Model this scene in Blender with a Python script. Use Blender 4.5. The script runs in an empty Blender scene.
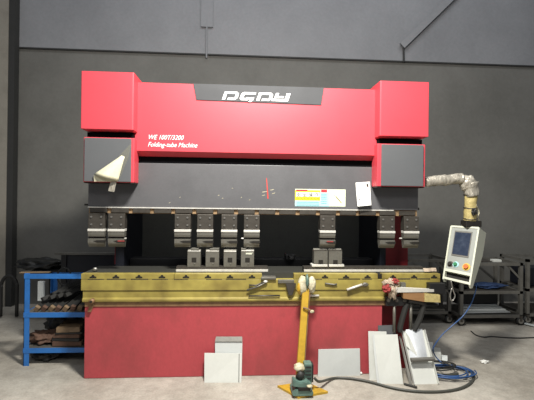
import bpy, bmesh, math, random
from mathutils import Vector, Matrix, noise
random.seed(7)
C = bpy.context.scene.collection
R = math.radians

# ------------------------------------------------------------------ camera
F = 400.0
CAM = Vector((0, -3.7, 1.56))
_y, _p, _r = R(-3.81), R(.1), R(.7)
fwd = Vector((-math.sin(_y)*math.cos(_p), math.cos(_y)*math.cos(_p), math.sin(_p)))
rt = Vector((math.cos(_y), math.sin(_y), 0)); up = rt.cross(fwd)
RT = rt*math.cos(_r) + up*math.sin(_r); UP = up*math.cos(_r) - rt*math.sin(_r)
cd = bpy.data.cameras.new('camera'); cam = bpy.data.objects.new('camera', cd); C.objects.link(cam)
cd.sensor_width = 36; cd.lens = 36*F/534; cd.clip_end = 100
m3 = Matrix((RT, UP, -fwd)).transposed()
cam.matrix_world = Matrix.Translation(CAM) @ m3.to_4x4()
bpy.context.scene.camera = cam

def at(px, py, Y):
    """measured point of the photo on the world plane y = Y"""
    d = fwd*F + RT*(px-267) + UP*(200-py)
    return CAM + d*((Y-CAM.y)/d.y)
def fl(px, py, Z=0.0):
    """measured point of the photo on the level z = Z"""
    d = fwd*F + RT*(px-267) + UP*(200-py)
    return CAM + d*((Z-CAM.z)/d.z)

# --------------------------------------------------------------- materials
def lin(h):
    h = h.lstrip('#'); o = []
    for i in (0, 2, 4):
        c = int(h[i:i+2], 16)/255
        o.append(c/12.92 if c <= .04045 else ((c+.055)/1.055)**2.4)
    return (*o, 1)
def mat(name, col, rough=.6, metal=0., dirt=None, amt=.35, scale=6., bump=.0, bscale=60., fine=.08, spec=.5, stretch=None, emit=None, alpha=None, lo=.45, hi=.75):
    m = bpy.data.materials.new(name); m.use_nodes = True
    nt = m.node_tree; n = nt.nodes; L = nt.links; b = n['Principled BSDF']
    b.inputs['Roughness'].default_value = rough; b.inputs['Metallic'].default_value = metal
    b.inputs['Specular IOR Level'].default_value = spec
    tc = n.new('ShaderNodeTexCoord'); mp = n.new('ShaderNodeMapping'); L.new(tc.outputs['Object'], mp.inputs[0])
    if stretch: mp.inputs['Scale'].default_value = stretch
    base = lin(col)
    n1 = n.new('ShaderNodeTexNoise'); n1.inputs['Scale'].default_value = scale; n1.inputs['Detail'].default_value = 6; n1.inputs['Roughness'].default_value = .65
    L.new(mp.outputs[0], n1.inputs['Vector'])
    rp = n.new('ShaderNodeMapRange'); rp.inputs[1].default_value = lo; rp.inputs[2].default_value = hi; rp.inputs[3].default_value = 0; rp.inputs[4].default_value = amt
    L.new(n1.outputs[0], rp.inputs[0])
    mx = n.new('ShaderNodeMix'); mx.data_type = 'RGBA'
    mx.inputs[6].default_value = base
    mx.inputs[7].default_value = lin(dirt) if dirt else tuple(c*.6 for c in base[:3])+(1,)
    L.new(rp.outputs[0], mx.inputs[0])
    n2 = n.new('ShaderNodeTexNoise'); n2.inputs['Scale'].default_value = bscale; n2.inputs['Detail'].default_value = 4
    L.new(mp.outputs[0], n2.inputs['Vector'])
    r2 = n.new('ShaderNodeMapRange'); r2.inputs[3].default_value = 1-fine*2; r2.inputs[4].default_value = 1+fine*2; L.new(n2.outputs[0], r2.inputs[0])
    mu = n.new('ShaderNodeMix'); mu.data_type = 'RGBA'; mu.blend_type = 'MULTIPLY'; mu.inputs[0].default_value = 1
    L.new(mx.outputs[2], mu.inputs[6]); L.new(r2.outputs[0], mu.inputs[7])
    L.new(mu.outputs[2], b.inputs['Base Color'])
    if bump:
        bp = n.new('ShaderNodeBump'); bp.inputs['Strength'].default_value = bump; bp.inputs['Distance'].default_value = .01
        L.new(n2.outputs[0], bp.inputs['Height']); L.new(bp.outputs[0], b.inputs['Normal'])
    if emit:
        b.inputs['Emission Color'].default_value = lin(emit[0]); b.inputs['Emission Strength'].default_value = emit[1]
    if alpha is not None: b.inputs['Alpha'].default_value = alpha
    return m
M = {}
M['red'] = mat('red_paint', '#ca434e', .45, dirt='#bc3c46', amt=.35, scale=2.5, fine=.02)
M['redbed'] = mat('red_paint_worn', '#ae444a', .55, dirt='#783a38', amt=.7, scale=2.2, fine=.06, stretch=(1, 1, .6))
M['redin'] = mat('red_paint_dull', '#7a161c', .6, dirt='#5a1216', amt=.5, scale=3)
M['ram'] = mat('grey_ram_paint', '#5c5c5e', .42, dirt='#4a4a4c', amt=.6, scale=3, fine=.05)
M['cover'] = mat('grey_cover_paint', '#5c5e60', .4, dirt='#525456', amt=.3, scale=3, fine=.02)
M['logo'] = mat('logo_plate_paint', '#454648', .65, spec=.3, fine=.02)
M['white'] = mat('white_lettering', '#f4f4f2', .5, fine=.0, amt=0)
M['navy'] = mat('dark_navy_paint', '#10131c', .5)
M['black'] = mat('black_steel', '#151516', .5)
M['dark'] = mat('dark_interior_steel', '#34342f', .6)
M['yellow'] = mat('oily_yellow_paint', '#a0924a', .4, dirt='#5c4c28', amt=.85, scale=5, fine=.12, bscale=40, lo=.42, hi=.72)
M['yellow2'] = mat('yellow_post_paint', '#b8942c', .45, dirt='#806420', amt=.5, scale=10)
M['slot'] = mat('slot_black', '#17130c', .7)
M['steel'] = mat('worn_steel', '#76746c', .5, .55, dirt='#5c564a', amt=.6, scale=14, fine=.1)
M['steeld'] = mat('dark_tool_steel', '#524e48', .5, .55, dirt='#3c3832', amt=.7, scale=16, fine=.1)
M['bright'] = mat('ground_steel', '#dad8d0', .4, .25, dirt='#8c8a84', amt=.4, scale=10)
M['brass'] = mat('rusty_brown_steel', '#86684a', .6, .3, dirt='#4c3826', amt=.6, scale=14)
M['bolt'] = mat('bolt_steel', '#a4a29c', .35, .8)
M['foil'] = mat('wrapped_plastic_film', '#b8b2a4', .28, .35, dirt='#6e685e', amt=.8, scale=18, bump=.9, bscale=45, fine=.2, stretch=(1, 1, .4))
M['ytape'] = mat('yellowed_foam_wrap', '#b8a870', .6, dirt='#8c7c48', amt=.6, scale=20, bump=.5, bscale=50, fine=.15)
M['cream'] = mat('cream_enamel', '#c6c8b6', .4, dirt='#a8a894', amt=.3, scale=5, fine=.02)
M['panelf'] = mat('grey_console_face', '#92958f', .45, fine=.02)
M['screen'] = mat('screen_glass', '#2c3444', .15, dirt='#4c5464', amt=.7, scale=9)
M['green'] = mat('green_button_plastic', '#2c7a4c', .4)
M['orange'] = mat('orange_red_button', '#c8642c', .4)
M['yel'] = mat('yellow_disc', '#c8a83c', .5)
M['teal'] = mat('grey_green_cast_paint', '#5f7a70', .45, dirt='#33423e', amt=.7, scale=15, fine=.12)
M['tape'] = mat('dirty_white_tape', '#c2bca2', .6, dirt='#8c7c4c', amt=.8, scale=16, bump=.4)
M['board'] = mat('white_panel_coat', '#c8cac4', .5, dirt='#b6b8b0', amt=.4, scale=5, fine=.02)
M['board2'] = mat('light_grey_panel_coat', '#c2c6c4', .5, dirt='#b0b4b0', amt=.4, scale=5, fine=.02)
M['sheet'] = mat('brushed_bright_sheet', '#c8ccd0', .35, .15, dirt='#9c9e9c', amt=.6, scale=6, fine=.05, stretch=(1, 1, .3))
M['blue'] = mat('blue_rack_paint', '#2a6cb4', .45, dirt='#1c4c84', amt=.5, scale=9, fine=.06)
M['hose'] = mat('black_rubber', '#262624', .6)
M['hoseg'] = mat('grey_cable_sheath', '#42433d', .5)
M['bhose'] = mat('blue_plastic_tube', '#2f5080', .4)
M['bluecl'] = mat('blue_cloth', '#22385c', .8)
M['cart'] = mat('grey_painted_steel', '#6a6862', .5, .3, dirt='#48463f', amt=.6, scale=9)
M['wood'] = mat('raw_wood', '#946f48', .7, dirt='#7c5a38', amt=.6, scale=6, stretch=(1, 8, 8))
M['tan'] = mat('tan_steel_end', '#7c6850', .6, dirt='#4c3c2c', amt=.6, scale=14)
M['brown'] = mat('brown_leather', '#5e4638', .8, dirt='#3a2c24', amt=.6, scale=14)
M['ragw'] = mat('dirty_white_cloth', '#b0a08c', .85, dirt='#4c3830', amt=1, scale=22, fine=.1)
M['ragr'] = mat('dirty_red_cloth', '#8c3430', .85, dirt='#4c2420', amt=.6, scale=14)
M['bag'] = mat('black_bag_plastic', '#242422', .5, dirt='#141413', amt=.6, scale=8, fine=.1)
M['conc'] = None
M['tanr'] = mat('tan_rusty_steel', '#a08462', .55, .2, dirt='#4c3826', amt=.7, scale=20)
M['blackm'] = mat('shade_black', '#08080a', .9, spec=.1)  # near-black that paints shade into the ram gap and cover recesses
M['film'] = mat('yellowish_plastic_film', '#d2ceb2', .35, dirt='#b8b290', amt=.4, scale=10)
M['paper'] = mat('white_paper', '#e6e6e0', .7, fine=.01, amt=.1)
M['lblY'] = mat('label_yellow', '#e8dc28', .5, amt=0, fine=0)
M['lblR'] = mat('label_red', '#d0343c', .5, amt=0, fine=0)
M['lblC'] = mat('label_cyan', '#a8d8dc', .5, amt=0, fine=0)
M['lblW'] = mat('label_pale', '#dce4cc', .5, amt=.1, fine=0)
M['ink'] = mat('black_ink', '#1c1c20', .6, amt=0, fine=0)
M['ink2'] = mat('grey_blue_ink', '#5c8c98', .6, amt=0, fine=0)
M['orange_ink'] = mat('orange_ink', '#d8801c', .6, amt=0, fine=0)
M['markred'] = mat('red_marker', '#c83c34', .6)
M['post'] = mat('pillar_plaster', '#8c877c', .8, dirt='#6c665c', amt=.6, scale=3, fine=.05)
M['darkpost'] = mat('dark_painted_post', '#2e2e2c', .7)

def wall_mat(name, a, b, s):
    m = mat(name, a, .72, dirt=b, amt=.8, scale=s, fine=.05, bscale=25, bump=.1, spec=.3, lo=.35, hi=.7)
    return m
M['wall'] = wall_mat('dark_grey_wall_paint', '#72716c', '#605f5a', .9)
M['wallup'] = wall_mat('grey_upper_wall_paint', '#8c8d8f', '#7b7c7e', .8)

def floor_mat():
    m = bpy.data.materials.new('worn_concrete'); m.use_nodes = True
    nt = m.node_tree; n = nt.nodes; L = nt.links; b = n['Principled BSDF']
    b.inputs['Roughness'].default_value = .75; b.inputs['Specular IOR Level'].default_value = .3
    tc = n.new('ShaderNodeTexCoord')
    def nz(sc, det=8, ro=.6):
        x = n.new('ShaderNodeTexNoise'); x.inputs['Scale'].default_value = sc; x.inputs['Detail'].default_value = det; x.inputs['Roughness'].default_value = ro
        L.new(tc.outputs['Object'], x.inputs['Vector']); return x
    a = nz(1.6); c = nz(9, 8, .75); e = nz(60, 4)
    r1 = n.new('ShaderNodeValToRGB'); r1.color_ramp.elements[0].position = .34; r1.color_ramp.elements[0].color = lin('#8c867b')
    r1.color_ramp.elements[1].position = .62; r1.color_ramp.elements[1].color = lin('#aaa59a')
    L.new(a.outputs[0], r1.inputs[0])
    r2 = n.new('ShaderNodeMapRange'); r2.inputs[1].default_value = .3; r2.inputs[2].default_value = .7; r2.inputs[3].default_value = .78; r2.inputs[4].default_value = 1.15; L.new(c.outputs[0], r2.inputs[0])
    r3 = n.new('ShaderNodeMapRange'); r3.inputs[1].default_value = .3; r3.inputs[2].default_value = .7; r3.inputs[3].default_value = .88; r3.inputs[4].default_value = 1.1; L.new(e.outputs[0], r3.inputs[0])
    mm = n.new('ShaderNodeMath'); mm.operation = 'MULTIPLY'; L.new(r2.outputs[0], mm.inputs[0]); L.new(r3.outputs[0], mm.inputs[1])
    mu = n.new('ShaderNodeMix'); mu.data_type = 'RGBA'; mu.blend_type = 'MULTIPLY'; mu.inputs[0].default_value = 1
    L.new(r1.outputs[0], mu.inputs[6]); L.new(mm.outputs[0], mu.inputs[7]); L.new(mu.outputs[2], b.inputs['Base Color'])
    bp = n.new('ShaderNodeBump'); bp.inputs['Strength'].default_value = .25; bp.inputs['Distance'].default_value = .01
    L.new(c.outputs[0], bp.inputs['Height']); L.new(bp.outputs[0], b.inputs['Normal'])
    return m
M['conc'] = floor_mat()

# ------------------------------------------------------------- mesh builder
class MB:
    def __init__(s): s.v = []; s.f = []
    def add(s, vs, fs):
        o = len(s.v); s.v += [Vector(v) for v in vs]; s.f += [[i+o for i in f] for f in fs]; return s
    def box(s, x0, x1, y0, y1, z0, z1, bev=0.):
        bm = bmesh.new(); bmesh.ops.create_cube(bm, size=1)
        for v in bm.verts:
            v.co = Vector((x0+(v.co.x+.5)*(x1-x0), y0+(v.co.y+.5)*(y1-y0), z0+(v.co.z+.5)*(z1-z0)))
        if bev: bmesh.ops.bevel(bm, geom=bm.edges[:], offset=bev, segments=2, affect='EDGES', profile=.5)
        s.bm(bm); return s
    def bm(s, bm, mx=None):
        bm.verts.index_update()
        s.add([(mx @ v.co) if mx else v.co.copy() for v in bm.verts], [[v.index for v in f.verts] for f in bm.faces]); bm.free(); return s
    def obox(s, c, sx, sy, sz, rot=(0, 0, 0), bev=0.):
        from mathutils import Euler
        bm = bmesh.new(); bmesh.ops.create_cube(bm, size=1)
        for v in bm.verts: v.co = Vector((v.co.x*sx, v.co.y*sy, v.co.z*sz))
        if bev: bmesh.ops.bevel(bm, geom=bm.edges[:], offset=bev, segments=2, affect='EDGES')
        return s.bm(bm, Matrix.Translation(Vector(c)) @ Euler(rot).to_matrix().to_4x4())
    def prism(s, poly, axis, a, b, bev=0.):
        """poly of 2-D points extruded along axis ('x': poly=(y,z); 'y': poly=(x,z); 'z': poly=(x,y))"""
        def P(p, t):
            return (t, p[0], p[1]) if axis == 'x' else (p[0], t, p[1]) if axis == 'y' else (p[0], p[1], t)
        bm = bmesh.new()
        A = [bm.verts.new(P(p, a)) for p in poly]; B = [bm.verts.new(P(p, b)) for p in poly]; k = len(poly)
        bm.faces.new(A); bm.faces.new(B[::-1])
        for i in range(k): bm.faces.new([A[i], B[i], B[(i+1) % k], A[(i+1) % k]])
        bmesh.ops.recalc_face_normals(bm, faces=bm.faces[:])
        if bev: bmesh.ops.bevel(bm, geom=bm.edges[:], offset=bev, segments=2, affect='EDGES')
        return s.bm(bm)
    def tube(s, pts, r, n=10, r2=None, jit=0., seed=0):
        pts = [Vector(p) for p in pts]; rings = []; k = len(pts)
        pt = None
        for i, p in enumerate(pts):
            t = (pts[min(i+1, k-1)] - pts[max(i-1, 0)]).normalized()
            if pt is None:
                u = t.orthogonal().normalized()
            else:
                u = (pu - t*pu.dot(t)); u = u.normalized() if u.length > 1e-6 else t.orthogonal().normalized()
            w = t.cross(u); rr = r if r2 is None else r+(r2-r)*i/(k-1)
            ring = []
            for j in range(n):
                a = 2*math.pi*j/n; d = u*math.cos(a)+w*math.sin(a); q = rr
                if jit: q += jit*noise.noise((p+d*rr)*22+Vector((seed, 0, 0)))
                ring.append(p+d*q)
            rings.append(ring); pu = u; pt = t
        vs = [v for g in rings for v in g]; fs = []
        for i in range(k-1):
            for j in range(n):
                a = i*n+j; b = i*n+(j+1) % n; fs.append([a, b, b+n, a+n])
        fs.append(list(range(n))[::-1]); fs.append([(k-1)*n+j for j in range(n)])
        return s.add(vs, fs)
    def slab(s, c, t, back=True):
        """four corners (bl, br, tr, tl) and a thickness away from the camera side"""
        c = [Vector(p) for p in c]; nrm = (c[1]-c[0]).cross(c[3]-c[0]).normalized()*t*(-1 if back else 1)
        vs = c+[p+nrm for p in c]
        return s.add(vs, [[0, 1, 2, 3], [7, 6, 5, 4], [0, 4, 5, 1], [1, 5, 6, 2], [2, 6, 7, 3], [3, 7, 4, 0]])
    def blob(s, c, r, seed=0, amp=.25, fr=1.2, flat=None, sub=4):
        bm = bmesh.new(); bmesh.ops.create_icosphere(bm, subdivisions=sub, radius=1)
        for v in bm.verts:
            d = v.co.normalized()
            q = 1+amp*noise.noise(d*fr*1.6+Vector((seed*3.1, 0, 0)))+amp*.6*noise.noise(d*fr*4+Vector((0, seed*2.3, 0)))+amp*.3*noise.noise(d*fr*9+Vector((0, 0, seed)))
            v.co = Vector((c[0]+d.x*r[0]*q, c[1]+d.y*r[1]*q, c[2]+d.z*r[2]*q))
            if flat is not None and v.co.z < flat: v.co.z = flat
        return s.bm(bm)
    def build(s, name, m, parent=None, smooth=False, loc=None):
        off = Vector((0, 0, 0))
        if parent is not None: off = Vector(parent.get('_o', (0, 0, 0)))
        elif loc is not None: off = Vector(loc)
        else:
            xs = [v.x for v in s.v]; ys = [v.y for v in s.v]; zs = [v.z for v in s.v]
            off = Vector(((min(xs)+max(xs))/2, (min(ys)+max(ys))/2, min(zs)))
        me = bpy.data.meshes.new(name); me.from_pydata([v-off for v in s.v], [], s.f)
        bm = bmesh.new(); bm.from_mesh(me); bmesh.ops.recalc_face_normals(bm, faces=bm.faces[:]); bm.to_mesh(me); bm.free()
        me.materials.append(m)
        if smooth: me.polygons.foreach_set('use_smooth', [True]*len(me.polygons))
        o = bpy.data.objects.new(name, me); C.objects.link(o)
        if parent is not None: o.parent = parent; o['_o'] = list(off)
        else: o.location = off; o['_o'] = list(off)
        return o
def bx(*a, **k): return MB().box(*a, **k)
def tag(o, label, cat, group=None):
    o['label'] = label; o['category'] = cat
    if group: o['group'] = group
    return o
def struct(o): o['kind'] = 'structure'; return o
def thing(name, loc, label, cat, group=None):
    o = bpy.data.objects.new(name, None); C.objects.link(o); o.location = loc; o['_o'] = list(loc); o.empty_display_size = .1
    return tag(o, label, cat, group)
def copy_tree(o, dx, parent=None):
    c = o.copy(); C.objects.link(c)
    if parent is not None: c.parent = parent
    else: c.location = o.location + Vector(dx)
    for ch in list(o.children): copy_tree(ch, dx, c)
    return c
def smooth_path(P, n=6):
    P = [Vector(p) for p in P]; out = []
    for i in range(len(P)-1):
        a = P[max(i-1, 0)]; b = P[i]; c = P[i+1]; d = P[min(i+2, len(P)-1)]
        for k in range(n):
            t = k/n
            out.append(.5*((2*b)+(c-a)*t+(2*a-5*b+4*c-d)*t*t+(3*b-a-3*c+d)*t**3))
    out.append(P[-1]); return out
def text_part(txt, size, m, parent, loc, rot=(R(90), 0, 0), shear=0., depth=.001, name='lettering', sx=1., align='LEFT'):
    cu = bpy.data.curves.new('t', 'FONT'); cu.body = txt; cu.size = size; cu.shear = shear; cu.extrude = depth; cu.align_x = align
    cu.resolution_u = 3
    o = bpy.data.objects.new('t', cu); C.objects.link(o)
    bpy.context.view_layer.update()
    me = bpy.data.meshes.new_from_object(o.evaluated_get(bpy.context.evaluated_depsgraph_get()))
    bpy.data.objects.remove(o); bpy.data.curves.remove(cu)
    from mathutils import Euler
    mx = Matrix.Translation(Vector(loc)) @ Euler(rot).to_matrix().to_4x4() @ Matrix.Diagonal((sx, 1, 1, 1))
    mb = MB(); mb.add([mx @ v.co for v in me.vertices], [list(p.vertices) for p in me.polygons])
    bpy.data.meshes.remove(me)
    return mb.build(name, m, parent)

# ------------------------------------------------------------------ setting
WY = 2.4
struct(bx(-6, 8, -8, WY+.3, -.1, 0).build('floor', M['conc']))
struct(bx(-6, 8, WY, WY+.2, 0, 3.76).build('wall_back', M['wall']))
up_w = struct(bx(-6, 8, WY-.02, WY+.2, 3.76, 6.5).build('wall_upper', M['wallup']))
sm = struct(bx(-3.3, 8, WY-.03, WY-.021, 3.745, 3.765).build('trim_1', M['darkpost']))
# dark post in the corner and the lit pillar in front of it
xp = at(6, 200, 2.24).x
x0 = at(6.5, 200, 2.25).x; x1 = at(15, 20, 2.25).x
struct(bx(xp+.001, x1, 2.25, WY-.031, 0, 6.5).build('trim_2', M['darkpost']))
struct(bx(-6, xp, 2.24, 2.37, 0, 6.5).build('wall_left', M['post']))
# flat pilaster, thin conduit and slanting brace on the upper wall
a = at(201, 10, WY-.05); b = at(213, 10, WY-.05)
struct(bx(a.x, b.x, WY-.045, WY-.021, at(207, 28, WY).z, 6.4).build('trim_3', M['wallup']))
a = at(206.5, 56, WY-.03)
struct(MB().tube([(a.x, WY-.0335, a.z-.03), (a.x, WY-.0335, a.z+.6), (a.x+.01, WY-.0335, 4.25)], .013).build('trim_4', M['wallup']))
br = thing('wall_brace', tuple(at(404, 60, WY-.06)), 'slanting grey metal brace high on the upper wall with a short upright foot', 'brace')
p = at(404, 62, WY-.05); q = at(403.5, 48, WY-.05); w = at(458, -5, WY-.05); w2 = q+(w-q)*1.6
MB().tube([p, q], .014).build('upright', M['darkpost'], br)
d = (w2-q).normalized(); nn = Vector((-d.z, 0, d.x))
mb = MB()
mb.slab([q-nn*.01, q-nn*.01+d*(w2-q).length, q+nn*.09+d*(w2-q).length, q+nn*.09], .03, back=False)
mb.build('diagonal_strip', M['wallup'], br)
mb = MB(); mb.tube([q, w2], .012); mb.build('edge_rod', M['darkpost'], br)

# -------------------------------------------------------------- press brake
XL, XR = -1.344, 1.662         # outer sides of the covers
TZ = .915                       # table top
pb = thing('press_brake', (.16, 0, 0), 'large red and dark grey press brake with two cylinder covers and a yellow bed', 'press brake')
BZ = .91
# bed front plate (red)
mb = MB(); mb.box(-1.333, 1.30, -.14, -.06, .0, .665, .006); bed = mb.build('bed_panel', M['redbed'], pb)
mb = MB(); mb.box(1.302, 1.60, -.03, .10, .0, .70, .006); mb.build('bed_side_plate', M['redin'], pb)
mb = MB(); mb.box(-1.30, 1.30, -.06, .3, .02, .66); mb.build('bed_core', M['dark'], pb)
# yellow lower beam with rounded lip
mb = MB(); mb.prism([(-.06, .764), (-.15, .764), (-.152, .705), (-.165, .695), (-.168, .685), (-.165, .672), (-.15, .664), (-.06, .664)], 'x', -1.345, 1.335)
lb = mb.build('lower_bed_beam', M['yellow'], pb)
mb = MB(); mb.box(-1.33, 1.33, -.148, -.07, .625, .664); mb.build('lip_shadow_strip', M['brass'], pb)  # brown strip painted as the shadow under the lip
# yellow upper beam
mb = MB(); mb.box(-1.36, 1.83, -.16, -.10, .766, .862, .004); bx(-1.355, 1.825, -.0995, .25, .766, .9122).build('inner_table', M['dark'], pb); ub = mb.build('upper_bed_beam', M['yellow'], pb)
# die clamp plates on top, with a gap between
def clamp_plate(xa, xb, holes):
    mb = MB(); mb.box(xa, xb, -.16, -.10, .864, .912, .003); o = mb.build('table_plate', M['yellow'], pb)
    for px in holes:
        c = at(px, 277, -.16); mb = MB()
        mb.prism([(c.x-.028, c.z-.008), (c.x+.028, c.z-.008), (c.x+.028, c.z+.002), (c.x+.012, c.z+.006), (c.x+.008, c.z+.018), (c.x-.008, c.z+.018), (c.x-.012, c.z+.006), (c.x-.028, c.z+.002)], 'y', -.163, -.157)
        mb.build('clamp_slot', M['slot'], o)
s0 = at(174.2, 277, -.16).x; s1 = at(262, 277, -.16).x; s2 = at(294, 277, -.16).x; s3 = at(380, 277, -.16).x
clamp_plate(-1.36, s0-.003, (93, 116, 139, 162)); clamp_plate(s0, s1, (186, 208, 230, 252))
clamp_plate(s2, s3-.02, (304, 325, 346, 367.5)); clamp_plate(s3+.02, 1.83, (393, 414, 434))
bx(s3-.0195, s3+.0195, -.15, -.101, .866, .905).build('slot_filler', M['slot'], pb)  # near-black block filling the dark slot between the plates
for (u, v) in ((88, 104), (107, 126), (131, 148), (152, 168), (174, 188), (206, 222), (226, 246), (310, 322), (338, 360), (362, 372), (398, 410), (416, 430)):
    a = at(u, 281.5, -.16); b = at(v, 281.5, -.16)
    bx(a.x, b.x, -.162, -.15, .8625, .8665+.004*random.random()).build('wear_strip', M['steeld'] if random.random() < .6 else M['slot'], ub)
# pivot boss at the left
c = at(91.5, 301.5, -.19); mb = MB(); mb.tube([(c.x, -.15, c.z), (c.x, -.20, c.z)], .022, 16); o = mb.build('pivot_pin', M['brass'], pb, True)
MB().tube([(c.x, -.195, c.z), (c.x, -.206, c.z)], .01, 12).build('pin_centre', M['slot'], o)
MB().slab([at(87.5, 312, -.168), at(91, 312, -.168), at(94, 304, -.168), at(90, 303, -.168)], .004).build('oil_rag_strip', M['brass'], pb)

# side frames seen through the throat
for xa, xb in ((-1.20, -1.12), (1.415, 1.475)):
    mb = MB(); mb.prism([(.26, 0), (1.0, 0), (1.0, 2.5), (.0, 2.5), (.0, 1.5), (.26, 1.42)], 'x', xa, xb)
    mb.build('side_frame', M['navy'], pb)
bx(-1.119, 1.414, .985, .995, .4, 2.4).build('back_panel', mat('throat_darkening_sheet', '#66665f', .7), pb)  # sheet added to darken the view through the throat
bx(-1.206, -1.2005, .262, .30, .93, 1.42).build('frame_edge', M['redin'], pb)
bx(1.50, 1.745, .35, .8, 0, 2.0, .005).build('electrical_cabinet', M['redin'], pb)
bx(-1.115, 1.41, .45, .60, .80, .955, .004).build('back_gauge_beam', M['black'], pb)
for xg in (-.35, .52, .95):
    mb = MB(); mb.box(xg-.05, xg+.05, .38, .5, .956, 1.01, .006); mb.box(xg-.02, xg+.02, .30, .38, .97, 1.0, .004); mb.build('back_gauge_finger', M['black'], pb)

# ram: upper red fascia and lower grey plate
def zpx(px, py, Y): return at(px, py, Y).z
rt_z = 2.586; rb_z = 1.986
mb = MB(); mb.prism([(-.12, rt_z), (-.12, rb_z), (-.042, 1.945), (-.042, 1.956), (.12, 1.956), (.12, rt_z)], 'x', -.93, 1.25)
ramf = mb.build('ram_fascia', M['red'], pb)
mb = MB(); mb.box(XL+.02, XR-.02, .0, .14, 1.9, 2.45); mb.build('ram_body', M['black'], pb)
zb = 1.487
mb = MB(); mb.box(-1.349, 1.664, -.05, .0, zb, 1.885, .003); ramp = mb.build('ram_plate', M['ram'], pb)
mb = MB(); mb.box(-.9, 1.22, -.04, .0, 1.885, 1.955); mb.build('ram_shade_band', M['blackm'], pb)  # black band painted as the shadow of the fascia overhang
# clamp rail: alternating steel clamps and brown spacers
x = -1.335; zt = zb-.002
mb = MB(); mb.box(-1.345, 1.66, -.035, .02, zb-.055, zt); mb.build('clamp_rail', M['tanr'], pb)
mb = MB(); mb.box(-1.349, 1.43, -.056, -.03, zb-.008, zb+.002); mb.build('rail_lip', M['bright'], pb)
k = 0
while x < 1.60:
    mb = MB(); mb.box(x, min(x+.152, 1.655), -.052, -.034, zb-.05, zb-.010, .003)
    mb.build('rail_clamp', M['steeld'], pb); x += .188; k += 1
MB().tube([(1.664, -.02, 1.50), (1.685, -.02, 1.50)], .012, 10).build('limit_knob', M['slot'], pb)
MB().tube([(-1.349, -.02, 1.505), (-1.39, -.02, 1.505)], .008, 10).build('limit_rod', M['slot'], pb)

# cylinder covers
def cover(xa, xb, inner):
    # plan outline with a rounded inner vertical edge, lofted down to a slanted return at the bottom
    r = .012
    def plan(y0, ins=0.):
        P = []
        if inner > 0:
            P = [(xa+ins, .14), (xa+ins, y0+.004), (xa+ins+.004, y0)]
            for k in range(5):
                t = k/4*math.pi/2; P.append((xb-ins-r+r*math.sin(t), y0+r-r*math.cos(t)))
            P.append((xb-ins, .14))
        else:
            P = [(xa+ins, .14)]
            for k in range(5):
                t = k/4*math.pi/2; P.append((xa+ins+r-r*math.cos(t), y0+r-r*math.sin(t)))
            P += [(xb-ins-.004, y0), (xb-ins, y0+.004), (xb-ins, .14)]
        return P
    mb = MB(); lv = [(2.63, -.25, 0.), (2.147, -.25, 0.), (2.137, -.165, .02)]
    k = len(plan(0)); vs = []
    for z, y0, ins in lv: vs += [(p[0], p[1], z) for p in plan(y0, ins)]
    fs = [list(range(k)), [2*k+i for i in range(k)][::-1]]
    for l in range(2):
        for i in range(k): fs.append([l*k+i, l*k+(i+1) % k, (l+1)*k+(i+1) % k, (l+1)*k+i])
    mb.add(vs, fs); cv = mb.build('cylinder_cover', M['red'], pb)
    return cv
cover(XL, -.910, 1); cover(1.217, XR, -1)
# lower covers
def lower_cover(xa, xb, fa, fb):
    mb = MB(); mb.box(xa, xb, -.205, -.051, 1.70, 2.083, .006)
    o = mb.build('lower_cover', M['red'], pb)
    bx(xa+.02, xb-.02, -.18, -.06, 2.0835, 2.128).build('recess_shade', M['blackm'], o)  # solid black block painting the shade of the recess under the cover
    mb = MB(); mb.box(fa, fb, -.222, -.205, 1.705, 2.075, .004); mb.build('face_plate', M['cover'], o)
    mb = MB(); mb.box(xa+.004, xb-.004, -.2, -.055, 1.692, 1.70); mb.build('bottom_edge', M['slot'], o)
lower_cover(-1.335, -.912, -1.323, -.935); lower_cover(1.215, 1.655, 1.248, 1.632)

# logo plate and letters
P = [at(193.5, 84.5, -.12), at(323.8, 88.2, -.12), at(321, 106, -.12), at(196.5, 101.5, -.12)]
xa, xb2, xc, xd = P[0].x, P[1].x, P[2].x, P[3].x
mb = MB(); mb.prism([(xa, rt_z+.002), (xb2, rt_z+.002), (xc, 2.432), (xd, 2.446)], 'y', -.127, -.119); lp = mb.build('logo_plate', M['logo'], ramf)
def letter(polys, x0, w, z0, h, nm):
    mb = MB(); sh = .35
    for pl in polys:
        mb.prism([(x0+u*w+sh*v*h, z0+v*h) for u, v in pl], 'y', -.131, -.1265)
    return mb.build(nm, M['white'], lp)
lx0 = at(222, 99, -.127).x; lx1 = at(291, 99, -.127).x; W = (lx1-lx0); zl = at(256, 100.6, -.127).z; hh = at(256, 92.6, -.127).z-zl
w = W*.235; g = W*.012
D = [[(0, 0), (.2, 0), (.2, 1), (0, 1)], [(.36, 0), (.86, 0), (1, .25), (1, .75), (.86, 1), (.2, 1), (.2, .76), (.76, .76), (.8, .68), (.8, .32), (.76, .24), (.36, .24)]]
G = [[(.12, 0), (.6, 0), (.5, .26), (.28, .26), (.22, .4), (.22, .62), (.3, .76), (.96, .76), (.96, 1), (.12, 1), (0, .8), (0, .2)], [(.42, .36), (.96, .36), (.96, .1), (.84, -.2), (.66, -.2), (.76, .14), (.42, .14)]]
Yl = [[(.0, .42), (.62, .42), (.62, .62), (.0, .62)], [(.0, .62), (.2, .62), (.2, 1), (.0, 1)], [(.74, 0), (1, 0), (1, 1), (.74, 1)], [(-.12, 0), (.73, 0), (.73, .27), (-.12, .27)]]
xx = lx0
for pl, nm, ww in ((D, 'letter_d', 1.), (G, 'letter_g', 1.), (D, 'letter_d', 1.), (Yl, 'letter_y', 1.)):
    letter(pl, xx, w*ww*.9, zl, hh, nm); xx += w+g
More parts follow.
